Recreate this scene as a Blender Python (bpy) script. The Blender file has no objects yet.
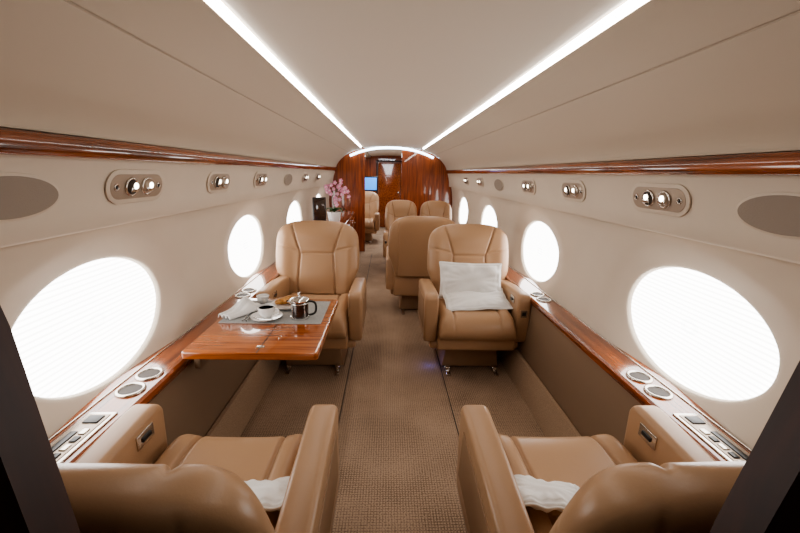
import bpy, bmesh, math, random
from mathutils import Vector, Matrix
random.seed(4)
S = bpy.context.scene
COL = S.collection
try:
    S.view_settings.look = 'AgX - Medium High Contrast'
except Exception as ex: print(ex)

# ---------------------------------------------------------------- materials
def _new(name):
    m = bpy.data.materials.new(name); m.use_nodes = True
    nt = m.node_tree; b = nt.nodes['Principled BSDF']
    return m, nt, b
def tex_coord(nt, scale):
    tc = nt.nodes.new('ShaderNodeTexCoord'); mp = nt.nodes.new('ShaderNodeMapping')
    mp.inputs['Scale'].default_value = scale
    nt.links.new(tc.outputs['Object'], mp.inputs['Vector'])
    return mp.outputs['Vector']
def mat(name, col, rough=.5, metal=0, nscale=0, bump=0, var=0, coat=0, spec=None):
    m, nt, b = _new(name)
    b.inputs['Base Color'].default_value = (*col, 1)
    b.inputs['Roughness'].default_value = rough
    b.inputs['Metallic'].default_value = metal
    if coat: b.inputs['Coat Weight'].default_value = coat; b.inputs['Coat Roughness'].default_value = .08
    if spec is not None: b.inputs['Specular IOR Level'].default_value = spec
    if nscale:
        v = tex_coord(nt, (nscale,)*3)
        n = nt.nodes.new('ShaderNodeTexNoise'); n.inputs['Scale'].default_value = 1; n.inputs['Detail'].default_value = 4
        nt.links.new(v, n.inputs['Vector'])
        if var:
            r = nt.nodes.new('ShaderNodeValToRGB')
            r.color_ramp.elements[0].position = .3; r.color_ramp.elements[1].position = .7
            r.color_ramp.elements[0].color = (*[c*(1-var) for c in col], 1)
            r.color_ramp.elements[1].color = (*[min(1, c*(1+var)) for c in col], 1)
            nt.links.new(n.outputs['Fac'], r.inputs['Fac']); nt.links.new(r.outputs['Color'], b.inputs['Base Color'])
        if bump:
            bp = nt.nodes.new('ShaderNodeBump'); bp.inputs['Strength'].default_value = bump; bp.inputs['Distance'].default_value = .002
            nt.links.new(n.outputs['Fac'], bp.inputs['Height']); nt.links.new(bp.outputs['Normal'], b.inputs['Normal'])
    return m
def emit(name, col, st):
    m, nt, b = _new(name)
    b.inputs['Base Color'].default_value = (*col, 1)
    b.inputs['Emission Color'].default_value = (*col, 1)
    b.inputs['Emission Strength'].default_value = st
    return m
def wood(name, dark, light, scale=(22, 1.3, 22), rough=.20, coat=1):
    m, nt, b = _new(name)
    v = tex_coord(nt, scale)
    n = nt.nodes.new('ShaderNodeTexNoise'); n.inputs['Scale'].default_value = 1.6; n.inputs['Detail'].default_value = 6; n.inputs['Distortion'].default_value = .7
    r = nt.nodes.new('ShaderNodeValToRGB')
    r.color_ramp.elements[0].position = .34; r.color_ramp.elements[1].position = .66
    r.color_ramp.elements[0].color = (*dark, 1); r.color_ramp.elements[1].color = (*light, 1)
    nt.links.new(v, n.inputs['Vector']); nt.links.new(n.outputs['Fac'], r.inputs['Fac']); nt.links.new(r.outputs['Color'], b.inputs['Base Color'])
    b.inputs['Roughness'].default_value = rough
    b.inputs['Coat Weight'].default_value = coat; b.inputs['Coat Roughness'].default_value = .03
    return m
def carpet(name, c1, c2, s=150):
    m, nt, b = _new(name)
    v = tex_coord(nt, (1, 1, 1))
    w = nt.nodes.new('ShaderNodeTexWave'); w.bands_direction = 'X'; w.inputs['Scale'].default_value = 24; w.inputs['Distortion'].default_value = .6
    w2 = nt.nodes.new('ShaderNodeTexWave'); w2.bands_direction = 'Y'; w2.inputs['Scale'].default_value = 24; w2.inputs['Distortion'].default_value = .6
    n = nt.nodes.new('ShaderNodeTexNoise'); n.inputs['Scale'].default_value = s; n.inputs['Detail'].default_value = 3
    n2 = nt.nodes.new('ShaderNodeTexNoise'); n2.inputs['Scale'].default_value = 3; n2.inputs['Detail'].default_value = 2
    for x in (w, w2, n, n2): nt.links.new(v, x.inputs['Vector'])
    mu = nt.nodes.new('ShaderNodeMath'); mu.operation = 'MULTIPLY'
    nt.links.new(w.outputs['Fac'], mu.inputs[0]); nt.links.new(w2.outputs['Fac'], mu.inputs[1])
    ad = nt.nodes.new('ShaderNodeMath'); ad.operation = 'MULTIPLY_ADD'; ad.inputs[1].default_value = .45
    nt.links.new(mu.outputs[0], ad.inputs[0]); nt.links.new(n.outputs['Fac'], ad.inputs[2])
    ad2 = nt.nodes.new('ShaderNodeMath'); ad2.operation = 'MULTIPLY_ADD'; ad2.inputs[1].default_value = .5
    nt.links.new(n2.outputs['Fac'], ad2.inputs[0]); nt.links.new(ad.outputs[0], ad2.inputs[2])
    r = nt.nodes.new('ShaderNodeValToRGB'); r.color_ramp.elements[0].position = .55; r.color_ramp.elements[1].position = 1.0
    r.color_ramp.elements[0].color = (*c1, 1); r.color_ramp.elements[1].color = (*c2, 1)
    nt.links.new(ad2.outputs[0], r.inputs['Fac']); nt.links.new(r.outputs['Color'], b.inputs['Base Color'])
    bp = nt.nodes.new('ShaderNodeBump'); bp.inputs['Strength'].default_value = .6; bp.inputs['Distance'].default_value = .004
    nt.links.new(ad.outputs[0], bp.inputs['Height']); nt.links.new(bp.outputs['Normal'], b.inputs['Normal'])
    b.inputs['Roughness'].default_value = .95; b.inputs['Specular IOR Level'].default_value = .1
    return m

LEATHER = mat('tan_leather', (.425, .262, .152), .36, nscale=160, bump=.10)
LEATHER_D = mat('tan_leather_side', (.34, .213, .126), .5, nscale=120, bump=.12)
CREAM = mat('cream_panel', (.665, .58, .48), .6, nscale=5, var=.02)
CREAM2 = mat('cream_fabric_headliner', (.56, .475, .38), .75, nscale=220, bump=.1)
CEIL = mat('ceiling_cream', (.68, .605, .515), .6)
DADO = mat('dado_tan', (.235, .155, .098), .6, nscale=90, bump=.1)
WOOD = wood('gloss_mahogany', (.08, .013, .003), (.33, .080, .015))
WOODT = wood('gloss_table_wood', (.22, .046, .009), (.50, .150, .033), scale=(1.5, 30, 30))
WOODV = wood('bulkhead_mahogany', (.13, .022, .005), (.34, .075, .016), scale=(16, 16, 1.2), rough=.3)
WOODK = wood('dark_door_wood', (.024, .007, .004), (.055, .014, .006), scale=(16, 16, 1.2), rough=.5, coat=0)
CARPET = carpet('ribbed_carpet', (.145, .098, .066), (.44, .318, .228))
CARPET2 = mat('kick_carpet', (.37, .262, .18), .95, nscale=260, bump=1.0, var=.25, spec=.1)
CHROME = mat('brushed_metal', (.62, .58, .53), .25, 1)
STEEL = mat('polished_steel', (.75, .75, .75), .12, 1)
BLACK = mat('black_plastic', (.012, .012, .012), .35)
DARK = mat('dark_recess', (.05, .035, .025), .6)
TAUPE = mat('speaker_mesh', (.33, .28, .235), .85, nscale=400, bump=.5)
PSUM = mat('psu_metal', (.42, .34, .27), .3, .4)
CHINA = mat('white_china', (.85, .84, .82), .2, coat=.5)
LINEN = mat('white_linen', (.80, .79, .77), .85, nscale=60, bump=.4)
GREYMAT = mat('grey_placemat', (.34, .34, .33), .85, nscale=150, bump=.6, var=.15)
COFFEE = mat('coffee_glass', (.03, .015, .01), .06, coat=1)
BREAD = mat('pastry', (.50, .24, .07), .6, nscale=70, var=.4, bump=.5)
PETAL = mat('orchid_petal', (.72, .30, .45), .5, nscale=60, var=.3)
LEAF = mat('orchid_leaf', (.03, .10, .02), .4)
SEAM = mat('panel_gap', (.48, .40, .32), .8)
LEDC = emit('cove_led', (1, .97, .93), 21)
LEDB = emit('arch_led', (.72, .86, 1), 7)
LAMP = emit('reading_lamp', (1, .9, .75), 10)
SCREEN = emit('screen_blue', (.03, .18, .55), 2.2)

WIN_E = 6.4
def shade_mat():
    m, nt, b = _new('backlit_window_shade')
    v = tex_coord(nt, (1, 1, 1))
    w = nt.nodes.new('ShaderNodeTexWave'); w.bands_direction = 'Z'; w.inputs['Scale'].default_value = 16
    nt.links.new(v, w.inputs['Vector'])
    mr = nt.nodes.new('ShaderNodeMapRange'); mr.inputs[1].default_value = 0; mr.inputs[2].default_value = .45
    mr.inputs[3].default_value = WIN_E*.74; mr.inputs[4].default_value = WIN_E*1.05
    nt.links.new(w.outputs['Fac'], mr.inputs[0]); nt.links.new(mr.outputs[0], b.inputs['Emission Strength'])
    b.inputs['Emission Color'].default_value = (1, .985, .965, 1); b.inputs['Base Color'].default_value = (.9, .9, .9, 1)
    return m
SHADE = shade_mat()

# ---------------------------------------------------------------- helpers
def empty(name, loc=(0, 0, 0), rot=(0, 0, 0), mw=None):
    e = bpy.data.objects.new(name, None); COL.objects.link(e); e.empty_display_size = .1
    if mw is not None: e.matrix_world = mw
    else: e.location = loc; e.rotation_euler = rot
    return e
def mesh(name, verts, faces, m, parent=None, smooth=True, mi=None):
    me = bpy.data.meshes.new(name); me.from_pydata([tuple(v) for v in verts], [], faces)
    ms = m if isinstance(m, (list, tuple)) else [m]
    for x in ms: me.materials.append(x)
    if mi: me.polygons.foreach_set('material_index', mi)
    me.polygons.foreach_set('use_smooth', [smooth]*len(me.polygons))
    me.update()
    o = bpy.data.objects.new(name, me); COL.objects.link(o)
    if parent: o.parent = parent
    return o
def bm_done(name, bm, m, parent, smooth=True, loc=(0, 0, 0), rot=(0, 0, 0)):
    bmesh.ops.recalc_face_normals(bm, faces=bm.faces)
    me = bpy.data.meshes.new(name); bm.to_mesh(me); bm.free()
    me.materials.append(m)
    me.polygons.foreach_set('use_smooth', [smooth]*len(me.polygons))
    if smooth:
        try: me.set_sharp_from_angle(angle=math.radians(42))
        except Exception: pass
    o = bpy.data.objects.new(name, me); COL.objects.link(o)
    if parent: o.parent = parent
    o.location = loc; o.rotation_euler = rot
    return o
def rbox(name, size, loc, m, parent=None, r=.01, seg=3, rot=(0, 0, 0)):
    bm = bmesh.new(); bmesh.ops.create_cube(bm, size=1)
    for v in bm.verts: v.co = Vector((v.co.x*size[0], v.co.y*size[1], v.co.z*size[2]))
    if r > 0:
        bmesh.ops.bevel(bm, geom=bm.edges[:], offset=min(r, min(size)*.49), segments=seg, profile=.5, affect='EDGES')
    return bm_done(name, bm, m, parent, True, loc, rot)
def prism(name, pts, h, m, parent=None, r=0, seg=3, loc=(0, 0, 0), rot=(0, 0, 0), axes='xyz', bevel_all=True):
    bm = bmesh.new()
    def co(a, b, c):
        d = {'xyz': (a, b, c), 'yzx': (c, a, b), 'xzy': (a, c, b)}[axes]
        return d
    lo = [bm.verts.new(co(a, b, 0)) for a, b in pts]; hi = [bm.verts.new(co(a, b, h)) for a, b in pts]
    n = len(pts)
    f1 = bm.faces.new(lo); f2 = bm.faces.new(hi[::-1])
    for i in range(n):
        bm.faces.new((lo[i], lo[(i+1) % n], hi[(i+1) % n], hi[i]))
    bmesh.ops.recalc_face_normals(bm, faces=bm.faces)
    if r > 0:
        es = list(set(list(f1.edges)+list(f2.edges)))
        bmesh.ops.bevel(bm, geom=es, offset=r, segments=seg, profile=.5, affect='EDGES')
    return bm_done(name, bm, m, parent, True, loc, rot)
def capsule(L, W, n=12):
    r = W/2; c = L/2-r; p = []
    for i in range(n+1):
        a = -math.pi/2+math.pi*i/n; p.append((c+r*math.cos(a), r*math.sin(a)))
    for i in range(n+1):
        a = math.pi/2+math.pi*i/n; p.append((-c+r*math.cos(a), r*math.sin(a)))
    return p
def ell(a, b, n=40): return [(a*math.cos(2*math.pi*i/n), b*math.sin(2*math.pi*i/n)) for i in range(n)]
def lathe(name, prof, m, parent=None, loc=(0, 0, 0), n=32, rot=(0, 0, 0)):
    vs = []; fs = []
    for r, z in prof:
        for i in range(n):
            a = 2*math.pi*i/n; vs.append((r*math.cos(a), r*math.sin(a), z))
    for j in range(len(prof)-1):
        for i in range(n):
            fs.append((j*n+i, j*n+(i+1) % n, (j+1)*n+(i+1) % n, (j+1)*n+i))
    if prof[0][0] > 1e-5: fs.append(tuple(range(n))[::-1])
    if prof[-1][0] > 1e-5: fs.append(tuple((len(prof)-1)*n+i for i in range(n)))
    o = mesh(name, vs, fs, m, parent); o.location = loc; o.rotation_euler = rot
    try: o.data.set_sharp_from_angle(angle=math.radians(50))
    except Exception: pass
    return o
def torus(name, R, r, m, parent=None, loc=(0, 0, 0), rot=(0, 0, 0), sc=(1, 1, 1), n=32, k=10):
    vs = []; fs = []
    for i in range(n):
        a = 2*math.pi*i/n
        for j in range(k):
            b = 2*math.pi*j/k
            vs.append(((R+r*math.cos(b))*math.cos(a)*sc[0], (R+r*math.cos(b))*math.sin(a)*sc[1], r*math.sin(b)))
    for i in range(n):
        i2 = (i+1) % n
        for j in range(k):
            fs.append((i*k+j, i2*k+j, i2*k+(j+1) % k, i*k+(j+1) % k))
    o = mesh(name, vs, fs, m, parent); o.location = loc; o.rotation_euler = rot
    return o
def tube(name, pts, rad, m, parent=None):
    cu = bpy.data.curves.new(name, 'CURVE'); cu.dimensions = '3D'; cu.bevel_depth = rad; cu.bevel_resolution = 3
    sp = cu.splines.new('NURBS'); sp.points.add(len(pts)-1)
    for i, p in enumerate(pts): sp.points[i].co = (*p, 1)
    sp.use_endpoint_u = True; sp.order_u = 3
    cu.materials.append(m)
    o = bpy.data.objects.new(name, cu); COL.objects.link(o)
    if parent: o.parent = parent
    return o
def loft(prof, ys, side):
    vs = []; fs = []; n = len(prof)
    for y in ys:
        for x, z in prof: vs.append((side*x, y, z))
    for j in range(len(ys)-1):
        for i in range(n-1):
            fs.append((j*n+i, j*n+i+1, (j+1)*n+i+1, (j+1)*n+i))
    return vs, fs

# ---------------------------------------------------------------- cabin shell
Y0, Y1 = -1.6, 10.4
YB = 6.9
def wx(z):
    pts = [(.48, 1.086), (.56, 1.100), (.62, 1.110), (.78, 1.127), (.94, 1.133), (1.08, 1.125), (1.18, 1.110), (1.27, 1.090)]
    for i in range(len(pts)-1):
        if z <= pts[i+1][0] or i == len(pts)-2:
            t = (z-pts[i][0])/(pts[i+1][0]-pts[i][0]); t = max(0, min(1.2, t))
            return pts[i][1]+(pts[i+1][1]-pts[i][1])*t
ZB, ZT = .49, 1.262
ZC = .866; WA, WB = .372, .240
WY, WS = 1.380, 1.545
e0 = WY-WS/2; e4 = WY+3.5*WS
PANELS = [(Y0, e0, 0)]+[(WY+WS*(k-.5), WY+WS*(k+.5), 1) for k in range(4)]+[(e4, 7.3, 0), (7.3, 8.78, 1), (8.78, Y1, 0)]
win_n = 0
VAL = [(.992, 1.535), (.990, 1.552), (.975, 1.585), (.945, 1.630), (.90, 1.680), (.845, 1.728), (.79, 1.762), (.752, 1.783)]
VAL2 = [(.748, 1.789), (.70, 1.810), (.64, 1.830), (.58, 1.843), (.540, 1.848), (.532, 1.852), (.526, 1.876), (.530, 1.884)]
PSU = [(1.09, 1.266), (1.070, 1.240), (1.062, 1.238), (1.056, 1.246), (1.054, 1.31), (1.041, 1.38), (1.026, 1.44), (1.015, 1.475)]
for side, sn in ((-1, 'left'), (1, 'right')):
    V = []; F = []; MI = []
    def add(vs, fs, mi):
        b = len(V); V.extend(vs)
        for f in fs: F.append(tuple(b+i for i in f)); MI.append(mi)
    for (a, b, w) in PANELS:
        N = 96; yc = (a+b)/2; hy = (b-a)/2
        if not w:
            zs = [ZB+(ZT-ZB)*i/10 for i in range(11)]
            v, f = loft([(wx(z), z) for z in zs], [a, b], side); add(v, f, 0); continue
        hz1 = ZT-ZC; hz0 = ZC-ZB
        per = []
        m_ = N//4
        for i in range(m_): per.append((hy, -hz0+(hz0+hz1)*i/m_))
        for i in range(m_): per.append((hy-2*hy*i/m_, hz1))
        for i in range(m_): per.append((-hy, hz1-(hz0+hz1)*i/m_))
        for i in range(m_): per.append((-hy+2*hy*i/m_, -hz0))
        angs = [math.atan2(q/WB, p/WA) for p, q in per]
        rings = []
        def er(s, t, d):
            rings.append([( (1-t)*per[i][0]+t*WA*s*math.cos(angs[i]), (1-t)*per[i][1]+t*WB*s*math.sin(angs[i]), d) for i in range(N)])
        for t in (0, .3, .6, .85, 1): er(1.50, t, 0)
        for k, (s, d) in enumerate([(1.46, .0006), (1.41, .002), (1.36, .0045), (1.30, .009), (1.24, .014), (1.17, .020), (1.10, .026), (1.05, .0305), (1.01, .0345), (1.0, .037), (.985, .048), (.98, .070)]): er(s, 1, d)
        vs = []; fs = []
        for R in rings:
            for p, q, d in R:
                z = ZC+q; vs.append((side*(wx(z)+d), yc+p, z))
        for j in range(len(rings)-1):
            for i in range(N):
                fs.append((j*N+i, j*N+(i+1) % N, (j+1)*N+(i+1) % N, (j+1)*N+i))
        add(vs, fs, 0)
        win_n += 1
        pv = []; pf = []
        K = 8
        for k in range(1, K+1):
            for i in range(N):
                q = WB*.985*k/K*math.sin(angs[i]); p = WA*.985*k/K*math.cos(angs[i]); z = ZC+q
                pv.append((side*(wx(z)+.055), yc+p, z))
        pv.append((side*(wx(ZC)+.055), yc, ZC))
        for k in range(K-1):
            for i in range(N): pf.append((k*N+i, k*N+(i+1) % N, (k+1)*N+(i+1) % N, (k+1)*N+i))
        for i in range(N): pf.append((K*N, i, (i+1) % N))
        mesh('window_%d' % win_n, pv, pf, SHADE)
    ys = [Y0, 0, 2, 4, 6, 8, Y1]
    v, f = loft(PSU, ys, side); add(v, f, 0)
    v, f = loft([(1.02, 1.47), (1.03, 1.55), (.99, 1.54)], ys, side); add(v, f, 1)
    v, f = loft(VAL, ys, side); add(v, f, 1)
    v, f = loft([(.752, 1.783), (.7525, 1.788), (.748, 1.789)], ys, side); add(v, f, 2)
    v, f = loft(VAL2, ys, side); add(v, f, 1)
    v, f = loft([(.975, .60), (.964, .45), (.955, .30), (.95, .165)], ys, side); add(v, f, 3)
    v, f = loft([(.95, .165), (.942, .172), (.925, .168), (.895, .10), (.87, .0)], ys, side); add(v, f, 4)
    o = mesh('wall_'+sn, V, F, [CREAM, CREAM2, SEAM, DADO, CARPET2], None, True, MI)
    try: o.data.set_sharp_from_angle(angle=math.radians(40))
    except Exception: pass
    v, f = loft([(1.03, 1.470), (.998, 1.470), (.986, 1.475), (.980, 1.487), (.978, 1.503), (.981, 1.520), (.990, 1.532), (1.02, 1.535)], [.33, 3, 5, YB-.03], side)
    mesh('trim_%d' % (1 if side < 0 else 2), v, f, WOOD)
    v, f = loft([(.530, 1.854), (.508, 1.871)], [.33, 2, 4, 6.5], side)
    mesh('cove_light_strip', v, f, LEDC)
cp = [(-.520, 1.884), (-.508, 1.873)]+[(-.49+.98*i/24, 1.870+.034*(1-((-.49+.98*i/24)/.49)**2)) for i in range(25)]+[(.508, 1.873), (.520, 1.884)]
vs, fs = loft(cp, [Y0, 2, 4, 6, 8, Y1], 1)
b = len(vs)
v2, f2 = loft([(.62, 1.95), (0, 1.97), (-.62, 1.95)], [Y0, Y1], 1)
vs += v2; fs += [tuple(b+i for i in f) for f in f2]
mesh('ceiling', vs, fs, CEIL)
mesh('floor', [(-.95, Y0, 0), (.95, Y0, 0), (.95, Y1, 0), (-.95, Y1, 0)], [(0, 1, 2, 3)], CARPET, None, False)
for i, x in enumerate((-.335, .365)):
    rbox('trim_%d' % (3+i), (.006, 6.2, .005), (x, 3.6, .002), DARK, r=.002)
def xo(z):
    if z < ZB: return .97 if z > .17 else .88+.07*z/.17
    if z < 1.262: return wx(z)
    for L in (PSU, VAL, VAL2):
        for i in range(len(L)-1):
            if L[i][1] <= z <= L[i+1][1] and L[i+1][1] > L[i][1]:
                t = (z-L[i][1])/(L[i+1][1]-L[i][1]); return L[i][0]+(L[i+1][0]-L[i][0])*t
    return .99 if z < 1.6 else .5
OUTZ = [0, .17, .3, .45, .489, .6, .7, .8, .94, 1.05, 1.15, 1.25, 1.35, 1.45, 1.55, 1.6, 1.65, 1.7, 1.75, 1.80, 1.83, 1.848]
def bulk(name, side, edge, y, th, m, top=1.93):
    out = [(side*(xo(z)+.012), z) for z in OUTZ]
    pts = list(edge)+[(edge[-1][0], top)]+[(side*.52, top)]+out[::-1]
    prism(name, pts, th, m, None, 0, loc=(0, y, 0), axes='xzy')
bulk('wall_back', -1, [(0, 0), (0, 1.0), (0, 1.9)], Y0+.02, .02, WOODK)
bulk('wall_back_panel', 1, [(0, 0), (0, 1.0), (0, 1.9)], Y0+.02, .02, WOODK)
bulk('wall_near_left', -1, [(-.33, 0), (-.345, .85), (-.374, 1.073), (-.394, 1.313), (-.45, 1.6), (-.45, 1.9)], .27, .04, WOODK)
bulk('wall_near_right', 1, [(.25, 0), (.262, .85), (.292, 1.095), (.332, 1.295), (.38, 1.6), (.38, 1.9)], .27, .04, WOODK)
bulk('wall_mid_left', -1, [(-.48, 0), (-.48, 1.0), (-.48, 1.9)], YB, .05, WOODV)
bulk('wall_mid_right', 1, [(.18, 0), (.18, 1.0), (.18, 1.9)], YB, .05, WOODV)
ap = []
for i in range(33):
    t = -1+2*i/32; x = t*.74; z = 1.885-.150*abs(t)**2.3
    ap.append((x, YB-.06, z))
tube('arch_cove_light', ap, .020, LEDB)
bulk('wall_far_left', -1, [(0, 0), (0, 1.0), (0, 1.9)], 10.2, .03, WOODV)
bulk('wall_far_right', 1, [(0, 0), (0, 1.0), (0, 1.9)], 10.2, .03, WOODV)
d = empty('door_1', (-.02, 10.17, 0))
rbox('leaf', (.6, .03, 1.7), (0, 0, .86), WOOD, d, .006)
for sx in (-1, 1): rbox('jamb', (.04, .05, 1.76), (sx*.33, 0, .88), WOODK, d, .006)
rbox('head', (.70, .05, .04), (0, 0, 1.76), WOODK, d, .006)
lathe('knob', [(0, 0), (.02, 0), (.03, .02), (.02, .04), (0, .045)], CHROME, d, (.24, -.02, .95), rot=(math.pi/2, 0, 0))
t = empty('wall_monitor', (-.53, 8.9, 1.20))
rbox('frame', (.46, .03, .34), (0, 0, 0), BLACK, t, .008)
rbox('screen', (.41, .006, .28), (0, -.017, 0), SCREEN, t, .002)
rbox('bracket', (.08, 1.25, .05), (0, .63, 0), BLACK, t, .004)

# ---------------------------------------------------------------- side ledges
def ledge(side, ya, yb):
    e = empty('side_ledge')
    pts = [(.956, .598), (.959, .612), (.970, .620), (1.142, .620), (1.142, .575), (.970, .575), (.958, .582)]
    n = len(pts); vs = []; fs = []
    for y in (ya, yb):
        for x, z in pts: vs.append((side*x, y, z))
    for i in range(n): fs.append((i, (i+1) % n, n+(i+1) % n, n+i))
    fs += [tuple(range(n)), tuple(range(2*n-1, n-1, -1))]
    mesh('wood_top', vs, fs, WOOD, e, False)
    rbox('metal_bead', (.006, yb-ya, .006), (side*1.103, (ya+yb)/2, .622), CHROME, e, .002)
    return e
def cup_pair(e, side, y):
    for k in (-.058, .058):
        torus('cup_ring', .044, .007, CHROME, e, (side*1.035, y+k, .622))
        lathe('cup_well', [(0, .0), (.036, .0), (.040, .006), (.044, .009)], DARK, e, (side*1.035, y+k, .6155), 28)
        torus('cup_spring', .028, .002, CHROME, e, (side*1.035, y+k, .6195))
for side in (-1, 1):
    e = ledge(side, .32, 4.6 if side < 0 else YB-.03)
    for y in (1.345, 2.47): cup_pair(e, side, y)
    rbox('control_plate', (.096, .30, .006), (side*1.035, 1.00, .6225), CHROME, e, .003)
    rbox('control_inset', (.072, .27, .004), (side*1.035, 1.00, .6262), PSUM, e, .003)
    for k in range(5):
        rbox('button', (.02, .026, .006), (side*1.019, .90+.036*k, .629), BLACK if k % 2 else CHROME, e, .002)
    rbox('display', (.022, .13, .005), (side*1.049, .98, .6288), BLACK, e, .002)
    rbox('phone_slot', (.05, .04, .006), (side*1.035, 1.105, .629), BLACK, e, .003)

# ---------------------------------------------------------------- chairs
HB = .62
def xs_seam(z):
    if z < .34: return .160-.025*z/.34
    return .135+.085*((z-.34)/.28)
def make_back():
    nu, nv = 120, 84; V = []; F = []
    def W(v):
        w = .285+.065*min(1, v/.35)**1.3 if v < .35 else .35+.006*math.sin((v-.35)/.65*math.pi)
        if v > .35: w -= .030*((v-.35)/.65)**2
        if v > .72:
            tt = (v-.72)/.28; w *= max(0, 1-tt**3.1)**(1/3.1)
        return w
    for sgn in (0, 1):
        for j in range(nv+1):
            v = 1-(1-j/nv)**1.7
            z = v*HB
            for i in range(nu+1):
                u = -1+2*i/nu
                u = math.copysign(abs(u)**.85, u)
                x = u*W(v)
                rim = math.sqrt(max(0, 1-abs(u)**7))*math.sqrt(max(0, 1-v**14))
                if sgn == 0:
                    y = .052
                    y += .030*math.exp(-((abs(x)-.285)/.075)**2)
                    y += .026*math.exp(-((z-.50)/.10)**2)*math.exp(-(x/.22)**4)
                    y += .018*math.exp(-((z-.17)/.12)**2)*math.exp(-(x/.15)**4)
                    xs = xs_seam(z)
                    g = .016*math.exp(-((abs(x)-xs)/.0075)**2)
                    if abs(x) < xs: g = max(g, .014*math.exp(-((z-.345)/.0075)**2))
                    if abs(x) > xs: g = max(g, .010*math.exp(-((z-.36-.25*(abs(x)-.12))/.0065)**2))
                    y = -(y*rim)+g*rim
                else:
                    y = (.05+.012*math.cos(u*1.4))*rim
                    g = .006*math.exp(-((abs(x)-.25)/.006)**2)*rim
                    y -= g
                V.append((x, y, z))
    n1 = (nu+1)*(nv+1)
    def id(s, i, j): return s*n1+j*(nu+1)+i
    for j in range(nv):
        for i in range(nu):
            F.append((id(0, i, j), id(0, i+1, j), id(0, i+1, j+1), id(0, i, j+1)))
            F.append((id(1, i+1, j), id(1, i, j), id(1, i, j+1), id(1, i+1, j+1)))
    for j in range(nv):
        F.append((id(0, 0, j+1), id(1, 0, j+1), id(1, 0, j), id(0, 0, j)))
        F.append((id(0, nu, j), id(1, nu, j), id(1, nu, j+1), id(0, nu, j+1)))
    for i in range(nu):
        F.append((id(1, i, 0), id(1, i+1, 0), id(0, i+1, 0), id(0, i, 0)))
    o = mesh('back_proto', V, F, LEATHER)
    me = o.data; bpy.data.objects.remove(o)
    bm = bmesh.new(); bm.from_mesh(me); bmesh.ops.remove_doubles(bm, verts=bm.verts, dist=.0004); bmesh.ops.recalc_face_normals(bm, faces=bm.faces); bm.to_mesh(me); bm.free()
    return me
def make_seat():
    nx, ny = 90, 84; V = []; F = []
    hw = .280; ya, yb = -.430, .17; yc = (ya+yb)/2; hy = (yb-ya)/2
    for j in range(ny+1):
        v = -1+2*j/ny; v = math.copysign(abs(v)**.75, v)
        for i in range(nx+1):
            u = -1+2*i/nx; u = math.copysign(abs(u)**.75, u)
            corner = 1-.03*(abs(u)**6)*(abs(v)**6)
            x = u*hw*corner; y = yc+v*hy*corner
            rim = max(0, 1-abs(u)**10)**.45*max(0, 1-abs(v)**9)**.5
            h = .165+.022*math.exp(-((abs(x)-.240)/.05)**2) - .012*(max(0, v))
            h -= .010*math.exp(-((x)/.16)**2)*0.6
            if v < -.45: h -= .022*((-v-.45)/.55)**2
            g = .016*math.exp(-((abs(x)-.165)/.007)**2)
            if abs(x) < .165: g = max(g, .010*math.exp(-((y+.02)/.007)**2))
            V.append((x, y, .325+(h-g)*rim))
    for j in range(ny):
        for i in range(nx):
            a = j*(nx+1)+i; F.append((a, a+1, a+nx+2, a+nx+1))
    per = [i for i in range(nx+1)]+[j*(nx+1)+nx for j in range(1, ny+1)]+[ny*(nx+1)+i for i in range(nx-1, -1, -1)]+[j*(nx+1) for j in range(ny-1, 0, -1)]
    F.append(tuple(per[::-1]))
    o = mesh('seat_proto', V, F, LEATHER); me = o.data; bpy.data.objects.remove(o); return me
ME_BACK = make_back(); ME_SEAT = make_seat()
def arm_pts(yr=.20):
    p = [(yr, .27), (yr, .575)]
    p += [(yr-.02, .597), (-.05, .622), (-.28, .636)]
    for i in range(7):
        a = math.pi/2+ (math.pi/2)*i/6
        p.append((-.315+.05*math.cos(a), .586+.05*math.sin(a)))
    p += [(-.362, .45), (-.352, .30), (-.335, .27)]
    return p
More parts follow.
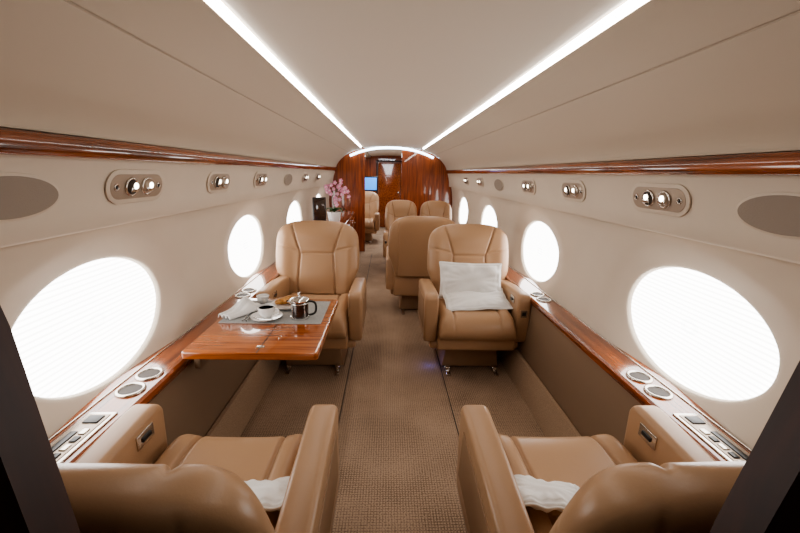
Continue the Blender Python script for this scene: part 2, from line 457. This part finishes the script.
def chair(loc, rotz=0, recline=12, outboard=1, w=.74, name='armchair', bx=0):
    e = empty(name, loc, (0, 0, rotz))
    hw = w/2
    for s in (-1, 1):
        th = .098
        x0 = s*hw if s < 0 else hw-th
        prism('armrest', arm_pts(), th, LEATHER, e, .022, 4, loc=(x0, 0, 0), axes='yzx')
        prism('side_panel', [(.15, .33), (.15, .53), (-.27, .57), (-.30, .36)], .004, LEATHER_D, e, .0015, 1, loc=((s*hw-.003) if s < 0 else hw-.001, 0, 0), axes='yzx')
    sx = (w-.196)/.560
    o = bpy.data.objects.new('seat_cushion', ME_SEAT); COL.objects.link(o); o.parent = e; o.scale = (sx, 1, 1)
    o = bpy.data.objects.new('backrest', ME_BACK); COL.objects.link(o); o.parent = e
    o.location = (bx, .215, .44); o.rotation_euler = (-math.radians(recline), 0, 0)
    xi = outboard*(hw-.100)
    rbox('recline_plate', (.006, .085, .05), (xi, -.24, .575), CHROME, e, .002)
    rbox('recline_handle', (.010, .045, .016), (xi-outboard*.004, -.24, .575), BLACK, e, .003)
    rbox('front_plate', (.045, .006, .055), (outboard*(hw-.05), -.362, .50), CHROME, e, .002)
    rbox('front_plate_slot', (.028, .006, .028), (outboard*(hw-.05), -.365, .50), BLACK, e, .002)
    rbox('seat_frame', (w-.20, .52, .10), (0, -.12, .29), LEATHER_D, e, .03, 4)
    rbox('front_valance', (w-.20, .04, .12), (0, -.375, .285), LEATHER, e, .016, 3)
    rbox('under_shroud', (w-.10, .50, .07), (0, -.08, .235), LEATHER, e, .025, 4)
    rbox('rear_shroud', (w-.16, .05, .30), (0, .215, .36), LEATHER, e, .022, 4)
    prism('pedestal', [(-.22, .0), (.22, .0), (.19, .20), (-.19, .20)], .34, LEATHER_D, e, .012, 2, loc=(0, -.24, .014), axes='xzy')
    for s in (-1, 1):
        rbox('floor_track', (.03, .60, .014), (s*.18, -.06, .007), CHROME, e, .004)
        rbox('track_clamp', (.04, .05, .03), (s*.18, -.27, .024), STEEL, e, .008)
    return e
def pillow(loc, rot, w=.46, h=.31, t=.07, name='throw_pillow', m=None, creases=True):
    n = 44; V = []; F = []
    for s in (1, -1):
        for j in range(n+1):
            for i in range(n+1):
                u = -1+2*i/n; v = -1+2*j/n
                x = u*w/2*(1-.05*(1-v*v)); z = v*h/2*(1-.07*(1-u*u))
                p = max(0, (1-abs(u)**3.5)*(1-abs(v)**3.5))**.55
                y = s*t*p*(1+.05*math.sin(7*u+3*v)+.05*math.sin(11*v-5*u)) + .004*math.sin(9*u*v+2*u)
                rr = max(abs(u), abs(v))
                y -= s*.006*math.exp(-((rr-.86)/.03)**2)
                y += s*.004*p*math.sin(16*math.atan2(v, u))*min(1, rr*1.2)**3
                V.append((x, y, z))
    n1 = (n+1)**2
    for s in (0, 1):
        for j in range(n):
            for i in range(n):
                a = s*n1+j*(n+1)+i; f = (a, a+1, a+n+2, a+n+1)
                F.append(f if s else f[::-1])
    e = empty(name, loc, rot)
    o = mesh('cover', V, F, m or LINEN, e)
    bm = bmesh.new(); bm.from_mesh(o.data); bmesh.ops.remove_doubles(bm, verts=bm.verts, dist=.0005); bm.to_mesh(o.data); bm.free()
    pts = []
    for k in range(64):
        a = k/64*4
        s_, f_ = int(a), a-int(a); q = -1+2*f_
        u, v = [(q, -1), (1, q), (-q, 1), (-1, -q)][s_]
        pts.append((u*w/2*(1-.05*(1-v*v)), .004*math.sin(9*u*v+2*u), v*h/2*(1-.07*(1-u*u))))
    pts.append(pts[0])
    tube('piping', pts, .0035, m or LINEN, e)
    return e

XL, XR = -.60, .590
chair((XL, 2.81, 0), 0, 12, -1, w=.735, bx=-.05)
chair((XR, 2.81, 0), 0, 12, 1, w=.760, bx=.045)
chair((XL, .85, 0), math.pi, 19, 1, w=.73)
chair((XR, .85, 0), math.pi, 19, -1, w=.745)
chair((.30, 3.90, 0), math.pi, 8, -1)
chair((.15, 5.55, 0), 0, 10, -1, w=.74, name='dining_armchair').scale = (.72, 1, 1)
chair((.70, 5.55, 0), 0, 10, 1, w=.74, name='dining_armchair').scale = (.72, 1, 1)
chair((-.60, 8.1, 0), 0, 10, -1)

pillow((XR+.010, 2.785, .645), (math.radians(-22), math.radians(1), 0), .50, .29, .045)
pillow((XR+.03, 2.66, .532), (math.radians(-74), math.radians(-2), math.radians(3)), .50, .27, .028)
pillow((-.43, .90, .525), (math.radians(66), 0, math.radians(10)), .25, .20, .022)
pillow((.42, .90, .525), (math.radians(66), 0, math.radians(-10)), .25, .20, .022)

# ---------------------------------------------------------------- table
tb = empty('folding_table', (-.655, 1.84, .68))
def rrect(hx, hy, r, n=6):
    p = []
    for cx, cy, a0 in ((hx-r, hy-r, 0), (-hx+r, hy-r, 90), (-hx+r, -hy+r, 180), (hx-r, -hy+r, 270)):
        for i in range(n+1):
            a = math.radians(a0+90*i/n); p.append((cx+r*math.cos(a), cy+r*math.sin(a)))
    return p
prism('table_top', rrect(.295, .36, .02), .034, WOODT, tb, .006, 3, loc=(0, 0, -.034))
rbox('leaf_joint', (.004, .712, .001), (.03, 0, .0003), DARK, tb, 0)
rbox('hinge_plate_1', (.035, .02, .002), (.03, -.30, .0008), CHROME, tb, .0008)
rbox('hinge_plate_2', (.035, .02, .002), (.03, .30, .0008), CHROME, tb, .0008)
rbox('support_arm_1', (.40, .03, .03), (-.09, -.2, -.05), CHROME, tb, .004)
rbox('support_arm_2', (.40, .03, .03), (-.09, .2, -.05), CHROME, tb, .004)
rbox('wall_bracket', (.03, .55, .09), (-.270, 0, -.08), DADO, tb, .005)

TZ = .6805
pm = empty('placemat', (-.665, 1.975, TZ))
prism('cloth', rrect(.262, .175, .008), .003, GREYMAT, pm, .001, 1)
TZ2 = TZ+.0035
cs = empty('coffee_cup', (-.70, 1.87, TZ2))
lathe('saucer', [(0, .002), (.03, .0), (.045, .004), (.080, .013), (.082, .016), (.076, .015), (.045, .007), (0, .006)], CHINA, cs)
lathe('cup', [(0, .008), (.022, .008), (.026, .014), (.040, .034), (.046, .066), (.0445, .067), (.038, .036), (.02, .016), (0, .014)], CHINA, cs)
lathe('coffee', [(0, .056), (.042, .056)], COFFEE, cs)
torus('handle', .016, .004, CHINA, cs, (.053, -.008, .040), (math.pi/2, 0, math.radians(-10)), n=20, k=8)
tube('spoon', [(-.06, -.03, .017), (-.03, -.055, .018), (.02, -.07, .02), (.05, -.075, .024)], .003, STEEL, cs)
fp = empty('french_press', (-.525, 1.88, TZ2))
lathe('glass_body', [(0, .004), (.044, .004), (.045, .01), (.045, .092), (.0445, .10), (0, .10)], COFFEE, fp)
lathe('base_ring', [(.0, 0), (.049, 0), (.050, .004), (.050, .012), (.0455, .014)], STEEL, fp)
for z in (.088,): torus('band', .046, .0035, STEEL, fp, (0, 0, z))
lathe('lid', [(.049, .098), (.050, .104), (.042, .112), (.015, .119), (.004, .119), (.004, .130), (.010, .133), (.010, .142), (0, .146)], STEEL, fp)
for a in range(4): rbox('frame_strut', (.006, .003, .09), (.0465*math.cos(a*math.pi/2+.78), .0465*math.sin(a*math.pi/2+.78), .055), STEEL, fp, .001, rot=(0, 0, a*math.pi/2+.78+math.pi/2))
tube('handle', [(.047, 0, .095), (.079, .0, .097), (.088, 0, .06), (.079, 0, .022), (.048, 0, .018)], .006, BLACK, fp)
prism('spout', [(-.012, -.002), (.012, -.002), (0, .02)], .012, STEEL, fp, .001, 1, loc=(-.048, 0, .088), rot=(0, 0, math.pi/2))
pl = empty('pastry_plate', (-.635, 2.06, TZ2))
lathe('plate', [(0, .002), (.05, .0), (.065, .004), (.098, .014), (.10, .017), (.092, .016), (.062, .008), (0, .007)], CHINA, pl)
def croissant(loc, rz, s=1):
    V = []; F = []; n = 22; k = 12
    for i in range(n+1):
        t = -1+2*i/n; a = t*1.25
        r = (.020*(1-abs(t)**2.2)+.004)*(1+.16*math.sin(i*2.3))
        cx = .042*math.sin(a); cy = .035*(1-math.cos(a))
        for j in range(k):
            b = 2*math.pi*j/k
            V.append((s*(cx+r*math.cos(b)*math.sin(a)), s*(-cy+r*math.cos(b)*math.cos(a)), s*(r*math.sin(b)*.85+.018)))
    for i in range(n):
        for j in range(k): F.append((i*k+j, i*k+(j+1) % k, (i+1)*k+(j+1) % k, (i+1)*k+j))
    F.append(tuple(range(k))[::-1]); F.append(tuple(n*k+j for j in range(k)))
    o = mesh('croissant', V, F, BREAD, pl); o.location = loc; o.rotation_euler = (0, 0, rz)
croissant((-.035, .01, .008), .4); croissant((.035, .0, .008), -.6); croissant((0, .045, .010), 2.6, .9); croissant((0, 0, .030), 1.0, .8)
nk = empty('folded_napkin', (-.862, 1.95, TZ2))
V = []; F = []; n = 26
for j in range(n+1):
    for i in range(n+1):
        u = i/n; v = j/n
        fan = (.40+.60*v)
        x = (u-.5)*.16*fan*1.2; y = (v-.5)*.24
        z = .004+.022*abs(math.sin(u*math.pi*3))*(.3+.7*(1-v))+.060*math.exp(-((v-.62)/.20)**2)*math.exp(-((u-.5)/.33)**2)
        V.append((x, y, z))
for j in range(n):
    for i in range(n): a = j*(n+1)+i; F.append((a, a+1, a+n+2, a+n+1))
o = mesh('cloth', V, F, LINEN, nk); o.rotation_euler = (0, 0, math.radians(-25))
md = o.modifiers.new('s', 'SOLIDIFY'); md.thickness = .004; md.offset = 1
bw = empty('cutlery', (-.79, 1.90, TZ2))
tube('knife', [(0, -.08, .004), (0, .0, .004), (0, .09, .003)], .0035, STEEL, bw)
tube('fork', [(-.02, -.08, .004), (-.02, .0, .004), (-.022, .08, .004)], .003, STEEL, bw)
sg = empty('sugar_bowl', (-.80, 2.12, TZ2))
lathe('bowl', [(0, 0), (.02, 0), (.032, .015), (.036, .04), (.033, .042), (.028, .015), (0, .01)], CHINA, sg)
lathe('sugar', [(0, .036), (.02, .034), (.031, .028)], LINEN, sg)

# ---------------------------------------------------------------- PSU units / speakers
def psu_mw(side, y, z=1.378):
    a = -side
    ey = Vector((-side*.20, 0, .98)).normalized(); ex = Vector((0, a, 0)); n = ex.cross(ey)
    x = 1.0385 - (z-1.38)*.2
    M = Matrix((ex, ey, n)).transposed().to_4x4(); M.translation = Vector((side*x, y, z)); return M
def psu(side, y, L=.30):
    e = empty('reading_light_unit', mw=psu_mw(side, y))
    prism('bezel', capsule(L, .125), .006, CREAM, e, .003, 2)
    prism('recess', capsule(L-.035, .092), .003, PSUM, e, .001, 1, loc=(0, 0, .0045))
    for k in (-.046, .046):
        torus('gimbal', .031, .005, CHROME, e, (k, 0, .010))
        lathe('eyeball', [(.029, .0), (.027, .010), (.019, .017), (.0, .019)], DARK if k < 0 else PSUM, e, (k, 0, .006))
        rbox('reflector', (.040, .016, .006), (k, -.009, .022), STEEL, e, .004)
        lathe('lamp', [(0, .0), (.013, .0), (.011, .004), (0, .005)], LAMP, e, (k+.004, .006, .022), 20)
    for k in (-.120*L/.33, .120*L/.33):
        torus('gasper', .010, .003, CHROME, e, (k, 0, .008), n=20)
        lathe('nozzle', [(0, .006), (.006, .005), (.009, 0)], BLACK, e, (k, 0, .006), 16)
def speaker(side, y):
    e = empty('ceiling_speaker', mw=psu_mw(side, y, 1.365))
    prism('rim', ell(.150, .064), .004, CREAM, e, .002, 2)
    prism('grille', ell(.140, .056), .004, TAUPE, e, .001, 1, loc=(0, 0, .003))
for side in (-1, 1):
    for y in (1.50, 2.22, 2.94, 4.5, 5.3): psu(side, y, .34 if y < 2 else .30)
    speaker(side, 1.0); speaker(side, 3.75)

# ---------------------------------------------------------------- credenza, orchid, monitor
cr = empty('sideboard', (-.86, 5.55, 0))
rbox('body', (.28, 1.75, .74), (.10, 0, .39), WOODV, cr, .01)
rbox('plinth', (.24, 1.70, .04), (.10, 0, .02), DARK, cr, .004)
rbox('top', (.32, 1.80, .035), (.09, 0, .777), WOOD, cr, .01)
for k in (-.58, 0, .58):
    rbox('door_front', (.012, .55, .62), (.244, k, .40), WOOD, cr, .004)
    rbox('pull', (.012, .10, .012), (.254, k+.18, .62), CHROME, cr, .004)
od = empty('potted_orchid', (-.77, 4.98, .796))
lathe('pot', [(0, 0), (.06, 0), (.07, .01), (.09, .12), (.094, .14), (.086, .14), (.08, .12), (0, .115)], CHINA, od)
lathe('soil', [(0, .125), (.082, .12)], DARK, od)
for k in range(6):
    a = k*1.05+.3; V = []; F = []; n = 10
    for i in range(n+1):
        t = i/n; w = .028*math.sin(math.pi*min(1, t*.93+.07))
        cx = .17*t; cz = .13+.07*math.sin(t*2.2)-.05*t*t
        for q in (-1, 0, 1):
            V.append((cx*math.cos(a)-q*w*math.sin(a), cx*math.sin(a)+q*w*math.cos(a), cz+abs(q)*.008))
    for i in range(n):
        for q in (0, 1): F.append((i*3+q, i*3+q+1, i*3+q+4, i*3+q+3))
    mesh('leaf', V, F, LEAF, od)
def flower(parent, c, s, rz, rx):
    V = []; F = []
    for k in range(5):
        a = k*2*math.pi/5; b = len(V); n = 6
        for i in range(n+1):
            t = i/n; w = .5*math.sin(math.pi*(t*.86+.1)); r = t
            for q in (-1, 0, 1):
                V.append(((r*math.cos(a)-q*w*math.sin(a))*s, .12*s*(r*r)+abs(q)*.05*s, (r*math.sin(a)+q*w*math.cos(a))*s))
        for i in range(n):
            for q in (0, 1): F.append((b+i*3+q, b+i*3+q+1, b+i*3+q+4, b+i*3+q+3))
    o = mesh('flower', V, F, PETAL, parent); o.location = c; o.rotation_euler = (rx, 0, rz)
    lathe('lip', [(0, 0), (.25*s, .1*s), (.15*s, .4*s), (0, .5*s)], CHINA, o, n=10, rot=(math.pi/2, 0, 0))
for k, (dx, dy, hh) in enumerate([(.15, -.04, .46), (.05, -.08, .38), (.10, .06, .54), (-.06, -.03, .50)]):
    pts = [(0, 0, .1), (dx*.1, dy*.1, .25), (dx*.4, dy*.4, hh-.04), (dx*.9, dy*.9, hh), (dx*1.4, dy*1.4, hh-.09)]
    tube('stem', pts, .003, LEAF, od)
    for q in range(8):
        t = q/7
        p = Vector(pts[2]).lerp(Vector(pts[3]), min(1, t*2)) if t < .5 else Vector(pts[3]).lerp(Vector(pts[4]), (t-.5)*2)
        flower(od, p+Vector((random.uniform(-.03, .03), random.uniform(-.03, .02), random.uniform(-.09, .02))), .030, random.uniform(-.5, .5), random.uniform(-.4, .4))
mo = empty('flat_monitor', (-.925, 4.745, .796), (0, 0, math.radians(25)))
rbox('foot', (.10, .09, .012), (0.02, 0, .006), BLACK, mo, .004)
rbox('neck', (.03, .02, .08), (0, .01, .05), BLACK, mo, .004)
rbox('panel', (.17, .022, .30), (0, 0, .19), BLACK, mo, .008)
rbox('screen', (.145, .003, .265), (0, -.0125, .193), COFFEE, mo, .001)

# ---------------------------------------------------------------- lights
def area(name, loc, size, energy, col=(1, .93, .84), rot=(0, 0, 0), sy=None):
    l = bpy.data.lights.new(name, 'AREA'); l.energy = energy; l.color = col; l.shape = 'RECTANGLE'; l.size = size; l.size_y = sy or size
    o = bpy.data.objects.new(name, l); COL.objects.link(o); o.location = loc; o.rotation_euler = rot; return o
area('near_seat_fill', (0, -.7, 1.84), .5, 1.0, sy=.9)  # unseen fill added behind the camera to brighten the near seats
area('aft_downlight', (-.1, 8.6, 1.84), .5, 34, col=(.88, .94, 1), sy=2)
pl_ = bpy.data.lights.new('seat_floor_light', 'POINT'); pl_.color = (.15, .2, 1); pl_.energy = .12; pl_.shadow_soft_size = .01
o = bpy.data.objects.new('seat_floor_light', pl_); COL.objects.link(o); o.location = (.28, 2.60, .06)
w = bpy.data.worlds.new('World'); S.world = w; w.use_nodes = True
w.node_tree.nodes['Background'].inputs[0].default_value = (.9, .95, 1, 1); w.node_tree.nodes['Background'].inputs[1].default_value = .3

# ---------------------------------------------------------------- camera
cam = bpy.data.cameras.new('Camera'); cam.sensor_width = 36; cam.lens = 370/800*36; cam.clip_start = .02
co = bpy.data.objects.new('Camera', cam); COL.objects.link(co); S.camera = co
psi = math.radians(2.2); th = math.radians(14.1); al = math.radians(1.5)
f = Vector((math.sin(psi)*math.cos(th), math.cos(psi)*math.cos(th), -math.sin(th)))
r = Vector((math.cos(psi), -math.sin(psi), 0)); u = r.cross(f)
r2 = r*math.cos(al)+u*math.sin(al); u2 = -r*math.sin(al)+u*math.cos(al)
M = Matrix((r2, u2, -f)).transposed().to_4x4(); M.translation = Vector((-.068, 0, 1.45))
co.matrix_world = M
